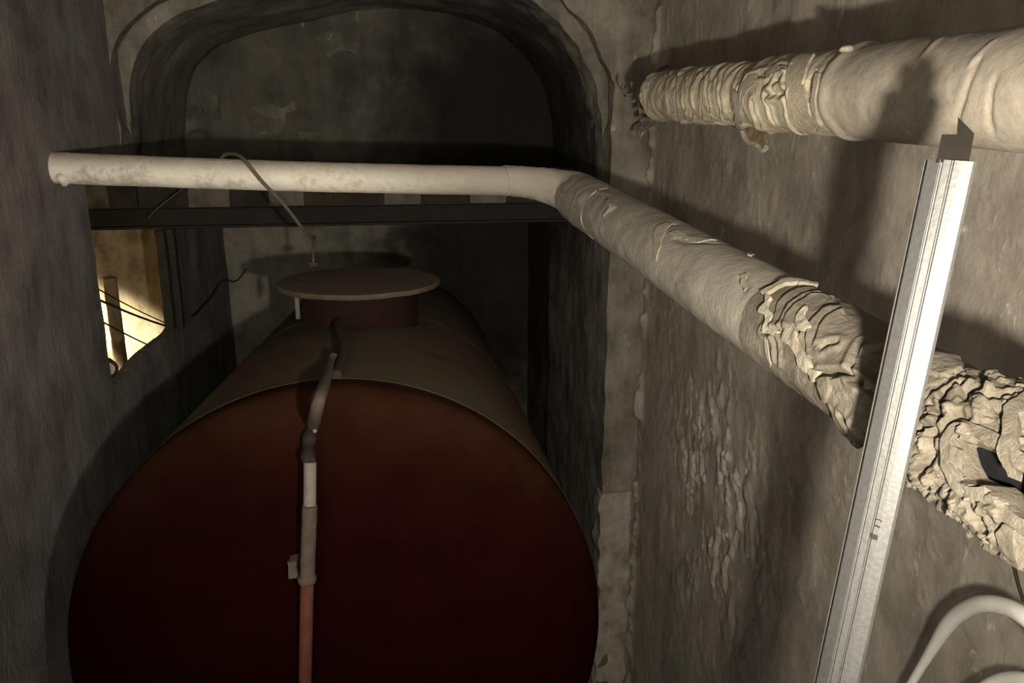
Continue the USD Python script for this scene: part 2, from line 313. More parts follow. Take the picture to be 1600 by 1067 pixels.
# upper end wall (the lunette) and what carries it
lun = extrude_y([[(XL-.1, 2.12), (1.4, 2.12), (1.4, 3.4), (XL-.1, 3.4)]], YE, YE+.2)
wb_ = struct('wall_back', rough(lun, .03, .018, 3.0, 81), 'plaster_back', 'plaster end wall, darker towards the right, filling the arch above the pipe')
PW = [[(392, 170), (410, 160), (440, 168), (460, 158), (463, 172), (446, 178), (448, 190), (440, 208), (405, 212), (420, 200), (428, 186), (408, 180)], [(292, 165), (312, 160), (318, 178), (306, 190), (308, 205), (292, 208)], [(332, 150), (343, 148), (345, 186), (334, 190), (330, 172)],
      [(495, 60), (515, 48), (540, 52), (560, 70), (556, 86), (530, 78), (515, 92), (505, 84)], [(466, 205), (500, 206), (498, 216), (470, 216)]]
for k, px in enumerate(PW):
    pts = np.array([at(x, y, Y=YE) for x, y in px])[:, [0, 2]]; pg = Polygon(pts).buffer(0)
    obj('plaster_patch', rough(extrude_y([np.array(pg.exterior.coords)[:-1]], YE-.020, YE+.03), .015, .020, 14, 120+k, 5), 'patch_dim', wb_)
# near chamber's ceiling, front wall, floor, far wall
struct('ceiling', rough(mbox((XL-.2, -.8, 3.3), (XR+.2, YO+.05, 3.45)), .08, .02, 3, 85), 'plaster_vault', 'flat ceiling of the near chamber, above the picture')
struct('wall_front', tm(mbox((XL-.2, -.95, ZF), (XR+.2, -.8, 3.4)) - mbox((-1.0, -1.2, .9), (-.05, 0, 2.9))), 'plaster_far', 'wall behind the photographer')  # the opening is added only to let the fill light in
struct('floor', tm(mbox((-3.6, -.95, ZF-.15), (XR+.3, 7.0, ZF))), 'concrete_floor', 'dark cellar floor far below the tank')
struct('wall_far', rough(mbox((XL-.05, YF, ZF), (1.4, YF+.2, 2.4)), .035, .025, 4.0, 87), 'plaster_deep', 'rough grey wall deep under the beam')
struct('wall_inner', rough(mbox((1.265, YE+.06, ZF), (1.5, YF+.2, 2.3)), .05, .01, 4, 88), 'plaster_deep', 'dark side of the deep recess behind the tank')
struct('trim_1', tm(mbox((XL-.05, YE+.18, 2.13), (1.4, YF+.1, 2.3))), 'masonry', 'slab over the deep recess')
# side room beyond the opening
sr = rough(mbox((-3.6, 6.15, ZF), (XL-.06, 6.4, 2.9)), .03, .05, 3.0, 91, 5)
struct('wall_side', sr, 'stone', 'rough yellowish stone wall of the lamp-lit side room')
struct('wall_outer', tm(mbox((-3.75, 3.2, ZF), (-3.6, 6.4, 2.9))), 'stone', 'outer wall of the side room')
struct('wall_near', tm(mbox((-3.6, 3.1, ZF), (XL-.24, 3.25, 2.9))), 'stone', 'near wall of the side room')
struct('ceiling', tm(mbox((-3.75, 3.1, 2.75), (XL-.24, 6.4, 2.9))), 'stone', 'ceiling of the side room')

# ------------------------------------------------------------------ beam, masonry on it, post
YB = 4.66
bm = cat(tm(mbox((-1.75, YB, 1.83), (1.28, YB+.012, 1.935))), bevel_box((-1.75, YB-.045, 1.915), (1.28, YB+.06, 1.93), .002), bevel_box((-1.75, YB-.045, 1.82), (1.28, YB+.06, 1.835), .002))
b_ = thing('lintel_beam', 'dark steel beam spanning the recess behind the pale crossing pipe', 'beam')
obj('web', tm(mbox((-1.75, YB, 1.83), (1.28, YB+.012, 1.935))), 'dark_steel', b_)
obj('flange', bevel_box((-1.75, YB-.045, 1.915), (1.28, YB+.06, 1.93), .002), 'dark_steel', b_)
obj('flange', bevel_box((-1.75, YB-.045, 1.82), (1.28, YB+.06, 1.835), .002), 'dark_steel', b_)
# broken masonry course on the beam: single blocks, uneven
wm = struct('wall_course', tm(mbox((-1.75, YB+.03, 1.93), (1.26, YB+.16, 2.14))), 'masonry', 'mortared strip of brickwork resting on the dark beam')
rng = np.random.default_rng(4); x = -1.74; k = 0
while x < 1.2:
    w = rng.uniform(.14, .30); hh = rng.uniform(.15, .2); fwd = rng.uniform(-.012, .012)
    blk = rough(mbox((x+.002, YB+.005+fwd, 1.932), (min(x+w, 1.25)-.002, YB+.06, 1.932+hh)), .035, .008, 9, 100+k)
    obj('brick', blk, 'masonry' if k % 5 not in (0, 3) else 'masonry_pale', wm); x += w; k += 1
po = thing('timber_post', 'dark timber post standing on the sill at the deep end of the opening', 'post')
p0 = at(251, 400, X=XL-.06)
def post_box(x0, x1, y0, y1, sd): return rough(mbox((x0, y0, SILL-.01), (x1, y1, 1.822)), .04, .006, 7, sd)
obj('board', post_box(XL-.035, XL+.012, 4.50, 4.56, 11), 'dark_wood', po)
obj('board', post_box(XL-.01, XL+.045, 4.57, 4.63, 12), 'dark_wood', po)

# ------------------------------------------------------------------ tank
TX, TZ, TY, TR, TL = -.133, .913, 2.0, .75, 3.0
tdir = np.array([.05, 1, -.062]); tdir /= np.linalg.norm(tdir); tc = np.array([TX, TY, TZ])
def frame_to(dirv, origin):
    z = dirv / np.linalg.norm(dirv); x = np.cross(z, [0, 0, 1.0]); x /= np.linalg.norm(x); y = np.cross(z, x)
    m = np.eye(4); m[:3, 0], m[:3, 1], m[:3, 2], m[:3, 3] = x, y, z, origin; return m
tf = frame_to(tdir, tc)
def head_prof(depth, n=14): return [(TR*math.cos(a), -depth*math.sin(a)) for a in np.linspace(0, math.pi/2, n)]
tank = thing('storage_tank', 'large red-brown cylindrical tank lying in the vault, dust on its back', 'tank')
L0 = .05
sh = lathe([(TR, L0)] + [(TR, h) for h in np.linspace(L0+.02, TL, 12)] + [(TR-.05, TL+.12), (.3, TL+.2), (0.001, TL+.21)] + [(0.001, L0+.02), (TR-.02, L0)], 160)
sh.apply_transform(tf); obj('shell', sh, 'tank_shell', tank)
HD = .20
hp = [(TR+.001, L0)] + [(TR*math.cos(a)**.75 if a < 1.57 else 0.0005, -HD*math.sin(a)) for a in np.linspace(0, math.pi/2, 26)] + [(.0005, L0)]
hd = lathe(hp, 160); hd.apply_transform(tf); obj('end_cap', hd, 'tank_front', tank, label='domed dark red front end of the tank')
def ringw(h, rr): 
    th = np.linspace(0, 2*np.pi, 161); P = np.stack([TR*np.cos(th), TR*np.sin(th), 0*th+h], 1); m = tube(P, rr, 8, False); m.apply_transform(tf); return m
obj('weld_seam', ringw(L0, .003), 'tank_shell', tank); obj('weld_seam', ringw(1.35, .0025), 'tank_shell', tank)
def tank_top(Y):    # a point on the ridge
    return np.array([TX + tdir[0]/tdir[1]*(Y-TY), Y, TZ + tdir[2]/tdir[1]*(Y-TY) + TR])
PZ = 1.745
pc = (at(435, 438, Z=PZ) + at(687, 437, Z=PZ)) / 2; PR = np.linalg.norm(at(687, 437, Z=PZ) - at(435, 438, Z=PZ)) / 2
neck = lathe([(.235, -.28), (.235, -.02), (.225, -.02), (.225, -.28), (.235, -.28)], 72); neck.apply_translation(pc); obj('manhole_neck', neck, 'neck_paint', tank)
lid = lathe([(.0005, -.022), (PR-.01, -.022), (PR-.003, -.019), (PR, -.012), (PR, -.006), (PR-.004, 0), (PR-.03, .002), (.0005, .004)], 120)
lv = lid.vertices; lid.vertices = lv + np.stack([0*lv[:, 0], 0*lv[:, 0], .004*(fbm(lv*9, 3, 5)-.5) + .004*(fbm(lv*22, 2, 6)-.5)], 1)
e = np.hypot(lv[:, 0], lv[:, 1]) > PR-.02; lid.vertices[e, :2] *= 1 + .016*(fbm(lv[e]*14, 2, 8)-.5)[:, None]
lid.apply_translation(pc); obj('manhole_lid', lid, 'rust_plate', tank, label='rusty round steel lid wider than its neck')
for sy in (.9, 2.3):      # concrete saddles that carry it
    c_ = tc + tdir*sy; sd = mbox((c_[0]-.6, c_[1]-.14, ZF), (c_[0]+.6, c_[1]+.14, c_[2]-.35)) - m3.Manifold.cylinder(2, TR-.004, TR-.004, 96, True).rotate((90, 0, 0)).translate(tuple(c_))
    obj('saddle', tm(sd), 'concrete_floor', tank, label='concrete saddle under the tank')
g0 = at(490, 414, Z=PZ+.01)
gl = cat(bevel_box(g0+[-.022, -.018, -.008], g0+[.022, .018, .014], .004)); obj('cable_gland', gl, 'dusty_pipe', tank)
r0 = at(463, 457, Y=pc[1]-.19); r1 = at(466, 498, Y=pc[1]-.20)
obj('threaded_rod', tube(np.linspace(r0, r1, 24), .0085 + .001*(np.arange(24) % 2), 10), 'pale_pipe', tank, label='pale threaded rod hanging from the lid')

# ------------------------------------------------------------------ pipe that runs along the tank's back and down its front
gp = thing('vent_pipe', 'thin pale pipe bent over the tank edge and down its red front', 'pipe')
def on_tank(px, py, off):   # first hit of the pixel's ray with the shell
    o, d = CAM - tc, ray(px, py); a = d - tdir*(d@tdir); b = o - tdir*(o@tdir); R = TR + off
    A, B, C_ = a@a, 2*a@b, b@b - R*R; disc = B*B - 4*A*C_
    t = (-B - math.sqrt(max(disc, 0))) / (2*A); return CAM + t*d
hose = spline([on_tank(529, 503, .03), on_tank(533, 520, .03), on_tank(539, 545, .028), on_tank(534, 565, .02), on_tank(526, 586, .012)], 40)
obj('hose', tube(hose, .014, 12), 'rust_dark', gp, label='black perished hose end')
up_ = spline([on_tank(521, 556, .025), on_tank(510, 590, .03), on_tank(500, 622, .035), at(488, 668, Y=1.985)], 40)
obj('upper_tube', tube(up_, np.linspace(.0125, .0165, 40), 14, True, lambda q: .004*(fbm(q*60, 3, 2)-.5)), 'dusty_pipe', gp)
YT = 1.74
j0, j1 = at(487, 668, Y=1.93), at(484, 722, Y=1.80)
jp = spline([j0+[0, .05, .006], j0, (j0+j1)/2+[-.006, 0, 0], j1], 30)
obj('joint', tube(jp, .012+.006*np.sin(np.linspace(0, 9, 30))**2, 12, True, lambda q: .006*(fbm(q*50, 3, 4)-.5)), 'rust_dark', gp, label='black corroded joint of the pipe')
nut = trimesh.creation.icosphere(2, .006); nut.apply_translation(at(492, 673, Y=1.88)); obj('screw', nut, 'pale_pipe', gp)
q0, q1, q2, q3 = at(484.5, 722, Y=1.80), at(484, 790, Y=1.775), at(480, 905, Y=1.76), at(475, 1150, Y=1.755)
obj('sleeve', tube(np.linspace(q0, q1, 12), .0155, 16), 'pale_pipe', gp)
obj('lower_tube', tube(np.linspace(q1, q2, 30), .0185, 16, True, lambda q: .003*(fbm(q*40, 3, 6)-.5)), 'dusty_pipe', gp)
obj('collar', tube(np.linspace(q2+[0, 0, .012], q2-[0, 0, .012], 6), [.017, .022, .023, .023, .022, .017], 16), 'dusty_pipe', gp)
q3 = q3 + (q3-q2)*1.2; q4 = np.array([q3[0], q3[1], .02])
obj('drop_tube', tube(np.linspace(q2, q3, 20), .0165, 16), 'red_pipe', gp, label='lower length of pipe daubed with red paint')
fc = at(458, 888, Y=1.80); fk = rough(mbox(fc-[.012, .012, .022], fc+[.012, .03, .022]), .008, .008, 30, 7); obj('bracket', fk, 'dusty_pipe', gp)

# ------------------------------------------------------------------ lagged pipes
class Cyl:
    """a straight run of pipe: axis P + s*d, unrolled coordinates (s, theta)."""
    def __init__(self, P0, P1):
        self.P = np.array(P0, float); d = np.array(P1, float) - self.P; self.len = np.linalg.norm(d); self.d = d / self.len
        u = np.cross(self.d, [0, 0, 1.0]); self.u = u / np.linalg.norm(u); self.w = np.cross(self.u, self.d)  # w is up
        if self.w[2] < 0: self.w, self.u = -self.w, -self.u
    def pos(self, s, th, r):
        s, th, r = np.broadcast_arrays(s, th, r)
        return self.P + s[..., None]*self.d + (np.cos(th)*r)[..., None]*self.u + (np.sin(th)*r)[..., None]*self.w
    def hit(self, px, py, r):
        o, d = CAM - self.P, ray(px, py); a = d - self.d*(d@self.d); b = o - self.d*(o@self.d)
        A, B, C_ = a@a, 2*a@b, b@b - r*r; disc = B*B - 4*A*C_
        t = (-B - math.sqrt(disc)) / (2*A) if disc > 0 else -B / (2*A)
        q = CAM + t*d - self.P; return np.array([q@self.d, math.atan2(q@self.w, q@self.u)])
    def line(self, pts, r): return np.array([self.hit(x, y, r) for x, y in pts])
def unroll(st, r, th0):
    st = np.asarray(st, float).copy(); st[..., 1] = ((st[..., 1] - th0 + np.pi) % (2*np.pi) - np.pi) * r; return st
def seg_dist(Q, L):
    """distance of points Q (n,2) to polyline L."""
    best = np.full(len(Q), 9.0)
    for a, b in zip(L[:-1], L[1:]):
        ab = b - a; t = np.clip(((Q - a) @ ab) / max(ab @ ab, 1e-12), 0, 1)
        best = np.minimum(best, np.hypot(*(Q - a - t[:, None]*ab).T))
    return best
def inside(Q, L):
    return shapely.contains_xy(Polygon(L).buffer(0), Q[:, 0], Q[:, 1])
def field_tube(C, s0, s1, ns, nt, r, height, th0, holes=(), wall=.02, cap=True):
    """pipe skin between s0 and s1 with height(Q unrolled, P base) added to the radius; holes: unrolled polygons cut away; inner skin gives thickness."""
    s = np.linspace(s0, s1, ns); th = th0 - np.pi + np.linspace(0, 2*np.pi, nt, endpoint=False)
    S, TH = np.meshgrid(s, th, indexing='ij'); Q = unroll(np.stack([S, TH], -1).reshape(-1, 2), r, th0)
    rr = (r(S) if callable(r) else r)
    base = C.pos(S, TH, np.full(S.shape, r)).reshape(-1, 3)
    h = height(Q, base); Vo = C.pos(S.ravel(), TH.ravel(), r + h); Vi = C.pos(S.ravel(), TH.ravel(), np.minimum(r - wall, r + h - .004))
    f = grid_faces(ns, nt, True)
    for hl in holes:
        f = f[~inside(Q, hl)[f].any(1)]
    ed = np.sort(np.vstack([f[:, [0, 1]], f[:, [1, 2]], f[:, [2, 0]]]), 1); raw = np.vstack([f[:, [0, 1]], f[:, [1, 2]], f[:, [2, 0]]])
    _, inv, cnt = np.unique(ed, axis=0, return_inverse=True, return_counts=True); be = raw[cnt[inv.ravel()] == 1]
    for hl in holes:
        ln = Polygon(hl).exterior; bv = np.unique(be); bv = bv[shapely.distance(shapely.points(Q[bv]), ln) < .009]
        pr = np.array([ln.interpolate(ln.project(Point(q))).coords[0] for q in Q[bv]]); hh = h[bv]
        pz = pr[:, 1]/r + th0; Vo[bv] = C.pos(pr[:, 0], pz, r + hh); Vi[bv] = C.pos(pr[:, 0], pz, np.minimum(r - wall, r + hh - .004))
    n = len(Vo); side = np.vstack([np.stack([be[:, 1], be[:, 0], be[:, 0]+n], 1), np.stack([be[:, 1], be[:, 0]+n, be[:, 1]+n], 1)])
    t = trimesh.Trimesh(np.vstack([Vo, Vi]), np.vstack([f, f[:, ::-1]+n, side]), process=False); t.remove_unreferenced_vertices()
    if t.volume < 0: t.invert()
    return t
def patch(C, poly, r, th0, thick, step, lift=None, seed=0, rag=.0):
    """a torn piece of lagging lying on the cylinder: unrolled outline -> curved sheet with thickness."""
    pg = Polygon(poly).buffer(0)
    if rag:
        ex = np.array(pg.exterior.segmentize(step).coords); n_ = np.stack([noise(np.c_[ex*60, 0*ex[:, :1]], seed)-.5, noise(np.c_[ex*60, 0*ex[:, :1]+5], seed)-.5], 1); pg = Polygon(ex + n_*rag).buffer(0)
    if pg.geom_type != 'Polygon': pg = max(pg.geoms, key=lambda g: g.area)
    ex = np.array(pg.exterior.segmentize(step).coords)[:-1]
    lo, hi = ex.min(0), ex.max(0); gx, gy = np.meshgrid(np.arange(lo[0], hi[0], step), np.arange(lo[1], hi[1], step)); g = np.c_[gx.ravel(), gy.ravel()]
    g = g[shapely.contains_xy(pg.buffer(-step*.5), g[:, 0], g[:, 1])]
    Q = np.vstack([ex, g]); tri = Delaunay(Q).simplices; c = Q[tri].mean(1); tri = tri[shapely.contains_xy(pg, c[:, 0], c[:, 1])]
    a = Q[tri]; sg = (a[:, 1, 0]-a[:, 0, 0])*(a[:, 2, 1]-a[:, 0, 1]) - (a[:, 1, 1]-a[:, 0, 1])*(a[:, 2, 0]-a[:, 0, 0]); tri[sg < 0] = tri[sg < 0][:, ::-1]
    h = np.zeros(len(Q)) if lift is None else lift(Q)
    pt = C.pos(Q[:, 0], Q[:, 1]/r + th0, r + h)
    h2 = .35*thick*(fbm(pt*70, 3, seed)-.5)
    top = C.pos(Q[:, 0], Q[:, 1]/r + th0, r + h + thick + h2); bot = C.pos(Q[:, 0], Q[:, 1]/r + th0, r + h)
    ed = np.vstack([tri[:, [0, 1]], tri[:, [1, 2]], tri[:, [2, 0]]]); _, inv, cnt = np.unique(np.sort(ed, 1), axis=0, return_inverse=True, return_counts=True); be = ed[cnt[inv.ravel()] == 1]
    n = len(Q); t = trimesh.Trimesh(np.vstack([top, bot]), np.vstack([tri, tri[:, ::-1]+n, np.stack([be[:, 1], be[:, 0], be[:, 0]+n], 1), np.stack([be[:, 1], be[:, 0]+n, be[:, 1]+n], 1)]), process=False)
    t.remove_unreferenced_vertices()
    if t.volume < 0: t.invert()
    return t
def A(pts): return [(1180 + x/3.81, 440 + y/3.81) for x, y in pts]
def B(pts): return [(1390 + x/2.962, 520 + y/2.962) for x, y in pts]
def D(pts): return [(960 + x/5.93, 80 + y/5.93) for x, y in pts]
def E(pts): return [(1130 + x/5.614, 60 + y/5.614) for x, y in pts]

# ---- lower pipe
RL = .09
def lowP(Y): return np.array([.7786 - .019*(Y-1.359), Y, 1.956 + .0979*(Y-1.359)])
CL = Cyl(lowP(2.78), lowP(.15)); TH0 = math.atan2((CAM-lowP(1.2))@CL.w, (CAM-lowP(1.2))@CL.u)
sY = lambda Y: np.linalg.norm(lowP(Y) - lowP(2.78))
lp = thing('lagged_pipe', 'long lagged pipe crossing from the left wall, then along the right wall with burst lagging', 'pipe')
def LA(pts): return unroll(CL.line(A(pts), RL), RL, TH0)
def LB(pts): return unroll(CL.line(B(pts), RL), RL, TH0)
def LP(pts): return unroll(CL.line(pts, RL), RL, TH0)
# smooth lagging
dents = [LP([(1025, 385), (1040, 352), (1055, 350)]), LP([(1056, 372), (1075, 377), (1100, 378), (1120, 380)]), LP([(1160, 432), (1165, 450)]), LP([(935, 300), (950, 305), (955, 325)]), LP([(950, 318), (960, 325), (945, 335)])]
def h_smooth(Q, P):
    h = .008*(fbm(P*7, 3, 1)-.5) + .004*(fbm(P*25, 3, 2)-.5)
    for k, L in enumerate(dents): d = seg_dist(Q, L); h += (-.006 if k < 3 else .006)*np.exp(-(d/.009)**2)
    return h
S_T = sY(1.345)
obj('lagging', field_tube(CL, -.02, S_T, 320, 110, RL, h_smooth, TH0, wall=.03), 'lagging_cloth', lp)
# burst lagging
wraps = [LA([(330, 50), (250, 55), (190, 85), (140, 130), (125, 190), (110, 260)]), LA([(370, 75), (280, 95), (200, 150), (165, 230), (150, 290)]), LA([(430, 95), (330, 100), (250, 150), (200, 210), (190, 270)]),
         LA([(480, 160), (400, 180), (330, 250), (305, 340), (310, 430)]), LA([(490, 190), (430, 220), (390, 270), (370, 340)])]
cracks = [LA([(50, 295), (150, 302), (260, 302)]), LA([(380, 545), (450, 540), (560, 545), (640, 590)]), LA([(640, 350), (590, 430), (570, 520)]), LA([(400, 390), (440, 365), (480, 360)]), LA([(120, 320), (125, 420), (130, 470)]),
          LA([(540, 790), (600, 850), (620, 930)]), LA([(640, 840), (690, 940)]), LA([(600, 590), (640, 610)]),
          LB([(120, 540), (125, 470), (180, 440), (220, 432), (215, 520), (200, 590), (150, 650)]), LB([(170, 640), (180, 690), (190, 730)]), LB([(250, 400), (248, 330), (270, 280), (330, 260)]),
          LB([(360, 310), (385, 282), (425, 280)]), LB([(310, 435), (340, 402), (372, 412)]), LB([(190, 770), (250, 780), (300, 770)]), LB([(415, 800), (445, 865), (485, 895)]), LB([(200, 330), (230, 360), (240, 400)]), LB([(480, 330), (520, 340), (560, 335)]),
          LB([(120, 720), (160, 745), (200, 770)])]
slabs = [  # raised irregular pieces: outline, height
    (LB([(125, 480), (175, 448), (212, 440), (205, 530), (185, 590), (150, 640), (125, 600)]), .008), (LB([(255, 330), (280, 285), (340, 270), (350, 330), (300, 390), (262, 400)]), .010),
    (LB([(345, 440), (400, 450), (430, 490), (400, 515), (355, 505)]), .012), (LB([(320, 690), (420, 690), (430, 760), (370, 800), (310, 750)]), .010), (LB([(390, 330), (460, 330), (520, 400), (540, 470), (470, 480), (410, 420)]), .008),
    (LB([(500, 740), (560, 735), (580, 850), (540, 930), (480, 860), (455, 800)]), .012), (LB([(430, 215), (700, 240), (700, 350), (520, 400), (440, 300)]), .011), (LB([(160, 80), (330, 110), (340, 180), (250, 220), (160, 180)]), .007),
    (LA([(420, 590), (560, 560), (650, 640), (740, 690), (760, 800), (700, 900), (640, 985), (560, 900), (475, 780), (435, 660)]), .009), (LA([(600, 430), (680, 380), (800, 350), (830, 480), (760, 620), (650, 560), (590, 510)]), -.010)]
hole = LB([(345, 505), (400, 520), (470, 550), (535, 590), (570, 640), (640, 680), (690, 715), (690, 850), (622, 815), (560, 745), (500, 692), (430, 690), (375, 668), (352, 600)])
sA = LA([(40, 200)])[0, 0]
def h_torn(Q, P):
    rough_zone = smoothstep(sA-.01, sA+.05, Q[:, 0])
    h = .010*(fbm(P*8, 3, 1)-.5) + .004*(fbm(P*25, 3, 2)-.5)
    crumb = smoothstep(LB([(60, 400)])[0, 0]-.02, LB([(160, 400)])[0, 0], Q[:, 0])
    rid = 1 - 2*np.abs(fbm(P*20, 3, 11) - .5)*2.2
    h += crumb*(.006*(np.clip(rid, 0, 1)-.4) + .012*(fbm(P*46, 4, 13)-.5) + .022*(fbm(P*12, 2, 14)-.5) + .006*smoothstep(.50, .56, fbm(P*70, 3, 16)))
    h += rough_zone*(.006*(fbm(P*40, 3, 15)-.5))
    for k, L in enumerate(wraps):     # each wrap is a step, then falls away: shingled turns of tape
        d = seg_dist(Q, L); x = Q[:, 0] - np.interp(Q[:, 1], *np.array(sorted([(b, a) for a, b in L])).T)
        near = d < .05
        h += near*(.0085*smoothstep(-.003, .003, x)*np.exp(-np.maximum(x, 0)/.018) - .005*np.exp(-((x+.003)/.004)**2))*smoothstep(.03, .015, np.where((Q[:, 1] < L[:, 1].min()) | (Q[:, 1] > L[:, 1].max()), d*2, 0))
    for L in cracks:
        d = seg_dist(Q, L) + .002*(fbm(P*90, 2, 19)-.5); h += -.010*np.exp(-(d/.0040)**2)*(.35+1.3*noise(P*23, 5)) + .004*np.exp(-((d-.011)/.006)**2)
    for L, hh in slabs:
        pl = Polygon(L).buffer(0); ins = shapely.contains_xy(pl, Q[:, 0], Q[:, 1]); d = seg_dist(Q, np.vstack([L, L[:1]])); sd = np.where(ins, d, -d) + .004*(fbm(P*55, 2, 23)-.5)
        h += hh*smoothstep(-.002, .003, sd)
    dh = seg_dist(Q, np.vstack([hole, hole[:1]])); h += .006*np.exp(-(dh/.012)**2)
    return h
obj('burst_lagging', field_tube(CL, S_T-.005, CL.len, 520, 330, RL, h_torn, TH0, [np.array(Polygon(hole).buffer(0).buffer(.004).exterior.coords)], wall=.028), 'lagging_torn', lp, smooth=50, label='burst crumbling lagging with a black hole')
obj('pipe_core', tube([lowP(1.35), lowP(.2)], .040, 32), 'iron_core', lp, label='dark iron pipe seen inside the hole')
# crumbly white torn rim and loose pieces
rim_pts = [LA([(330, 35), (250, 8), (150, 32), (62, 88), (60, 130), (76, 200), (78, 275), (130, 300)]), LA([(225, 320), (245, 360), (280, 430), (330, 500), (375, 575)]), LA([(300, 190), (285, 240), (290, 300)])]
for k, L in enumerate(rim_pts):
    buf = np.array(LineString(L).buffer([.0065, .010, .007][k], cap_style=1).exterior.coords)[:-1]
    obj('torn_edge', patch(CL, buf, RL, TH0, .008, .0035, lambda Q: .001+.008*(fbm(np.c_[Q*45, 0*Q[:, :1]], 3, 3)-.5), 30+k, .022), 'lagging_edge', lp, smooth=50)
for k, (L, th_) in enumerate([(LA([(66, 330), (85, 335), (95, 420), (112, 490), (100, 500), (70, 400)]), .0015), (LA([(415, 590), (470, 570), (480, 640), (450, 700), (430, 650)]), .012),
                              (LB([(395, 455), (430, 490), (405, 512), (365, 500)]), .014), (LB([(560, 400), (640, 330), (700, 340), (700, 420), (622, 440), (600, 560), (622, 690), (580, 640), (545, 540)]), .020),
                              (LB([(330, 540), (360, 560), (350, 670), (310, 650)]), .010), (LB([(590, 870), (640, 900), (680, 1060), (622, 1010), (570, 960)]), .018)]):
    obj('flap', patch(CL, L, RL, TH0, th_, .004, lambda Q: .003+0*Q[:, 0], 50+k, .008), 'lagging_cloth' if k == 0 else 'lagging_torn', lp, smooth=50)
for k, L in enumerate([LP([(1023, 388), (1027, 355), (1042, 350), (1050, 352), (1042, 362), (1034, 385), (1028, 408)]), LP([(1046, 364), (1060, 362), (1078, 372), (1120, 378), (1090, 381), (1066, 375)]), LP([(1157, 434), (1166, 430), (1170, 440), (1163, 458), (1158, 448)]), LP([(1165, 400), (1172, 396), (1177, 399), (1172, 402)])]):
    obj('flake', patch(CL, L, RL, TH0, .003, .003, lambda Q: .002+0*Q[:, 0], 70+k, .010), 'lagging_edge', lp, smooth=50)
hr = Polygon(hole).buffer(0); ringp = hr.buffer(.020, join_style=1).difference(hr.buffer(.005))
cx_ = np.array(hr.centroid.coords[0])
for k, half in enumerate((shapely.box(-9, cx_[1], 9, 9), shapely.box(-9, -9, 9, cx_[1]))):
    for q in getattr(ringp.intersection(half), 'geoms', [ringp.intersection(half)]):
        if q.area > 1e-4: obj('hole_lip', patch(CL, np.array(q.exterior.coords)[:-1], RL, TH0, .012, .004, lambda Q: .004+.010*(fbm(np.c_[Q*28, 0*Q[:, :1]], 3, 8)-.5), 80+k, .004), 'lagging_torn', lp, smooth=50)
# wrinkled elbow, then the thinner painted run to the left wall
pB = lowP(2.78); pL_ = at(88, 262, X=XL+.0); c0 = at(842, 286, Y=2.90)
c0 = at(800, 283, Y=2.95)
eb = spline([lowP(2.45), lowP(2.6), lowP(2.72), at(893, 301, Y=2.83), at(868, 293, Y=2.88), at(838, 287, Y=2.925), c0 + [.02, 0, 0], c0 + [-.03, 0, .0008]], 90)
dirh = (pL_ - c0)/np.linalg.norm(pL_ - c0)
rr_ = np.interp(np.linspace(0, 1, 90), [0, .4, .55, .7, .85, 1], [RL*.985, RL*.98, .082, .068, .059, .0562])
obj('elbow', tube(eb, rr_, 48, True, lambda q: .014*(np.abs(fbm(q*np.array([16, 9, 9]), 3, 8)-.5)) + .006*(fbm(q*35, 2, 3)-.5)), 'pipe_paint', lp)
hp_ = np.array([c0 + (pL_-c0)*t + np.array([0, 0, -.006*math.sin(math.pi*t)]) for t in np.linspace(-.0, 1.03, 120)])
obj('painted_run', tube(hp_, np.interp(np.linspace(0, 1, 120), [0, .3, 1], [.0555, .0555, .0575]), 40, True, lambda q: .0025*(fbm(q*14, 3, 9)-.5)), 'pipe_paint', lp, label='pale painted run crossing the chamber')
co = rough(m3.Manifold.sphere(.05, 32).scale((.5, .9, .6)).translate(tuple(pL_+[.03, -.02, -.035])), .012, .012, 25, 12); obj('mortar_blob', co, 'pipe_paint', lp)

# ---- upper pipe
def upc(P): return CAM + .82*(np.array(P) - CAM)
uA, uB = upc([1.33185, 3.12038, 2.48065]), upc([1.30382, 1.79819, 2.41795]); ud = (uB-uA)/np.linalg.norm(uB-uA)
s_end = (CAM + 0*ud)  # the run goes on to the pier
tY = lambda Y: uA + ud*(Y-uA[1])/ud[1]
RU, RJ = .086, .100
CU = Cyl(tY(3.9), tY(.1)); TU = math.atan2((CAM-tY(2.2))@CU.w, (CAM-tY(2.2))@CU.u)
def UD(pts): return unroll(CU.line(D(pts), RU), RU, TU)
def UE(pts): return unroll(CU.line(E(pts), RU), RU, TU)
upp = thing('wrapped_pipe', 'upper pipe beside the right wall, tape-wrapped lagging with a ragged far end', 'pipe')
s_left = CU.hit(1003, 150, RU)[0]; s_mid = CU.hit(1160, 150, RU)[0]; s_j = CU.hit(1290, 140, RU)[0]
turns = [UD([(x+45, 190), (x+8, 290), (x, 400), (x+18, 520), (x+62, 660)]) for x in (470, 560, 640, 705, 790, 860, 940, 985, 1085)]
tears = [UE([(140, 460), (150, 600), (165, 780)]), UE([(180, 495), (230, 375), (330, 342), (420, 335), (500, 275), (600, 285)]), UE([(430, 490), (520, 490), (590, 470)]), UE([(610, 300), (600, 450), (612, 620), (690, 780)]),
         UE([(410, 490), (440, 600), (470, 700)]), UE([(300, 560), (340, 700), (400, 780)]), UE([(470, 480), (490, 380), (560, 350)])]
gaps = [UE([(760, 380), (800, 340), (860, 280), (840, 380), (790, 480), (755, 450)]), UE([(845, 560), (868, 640), (860, 700), (825, 700)])]
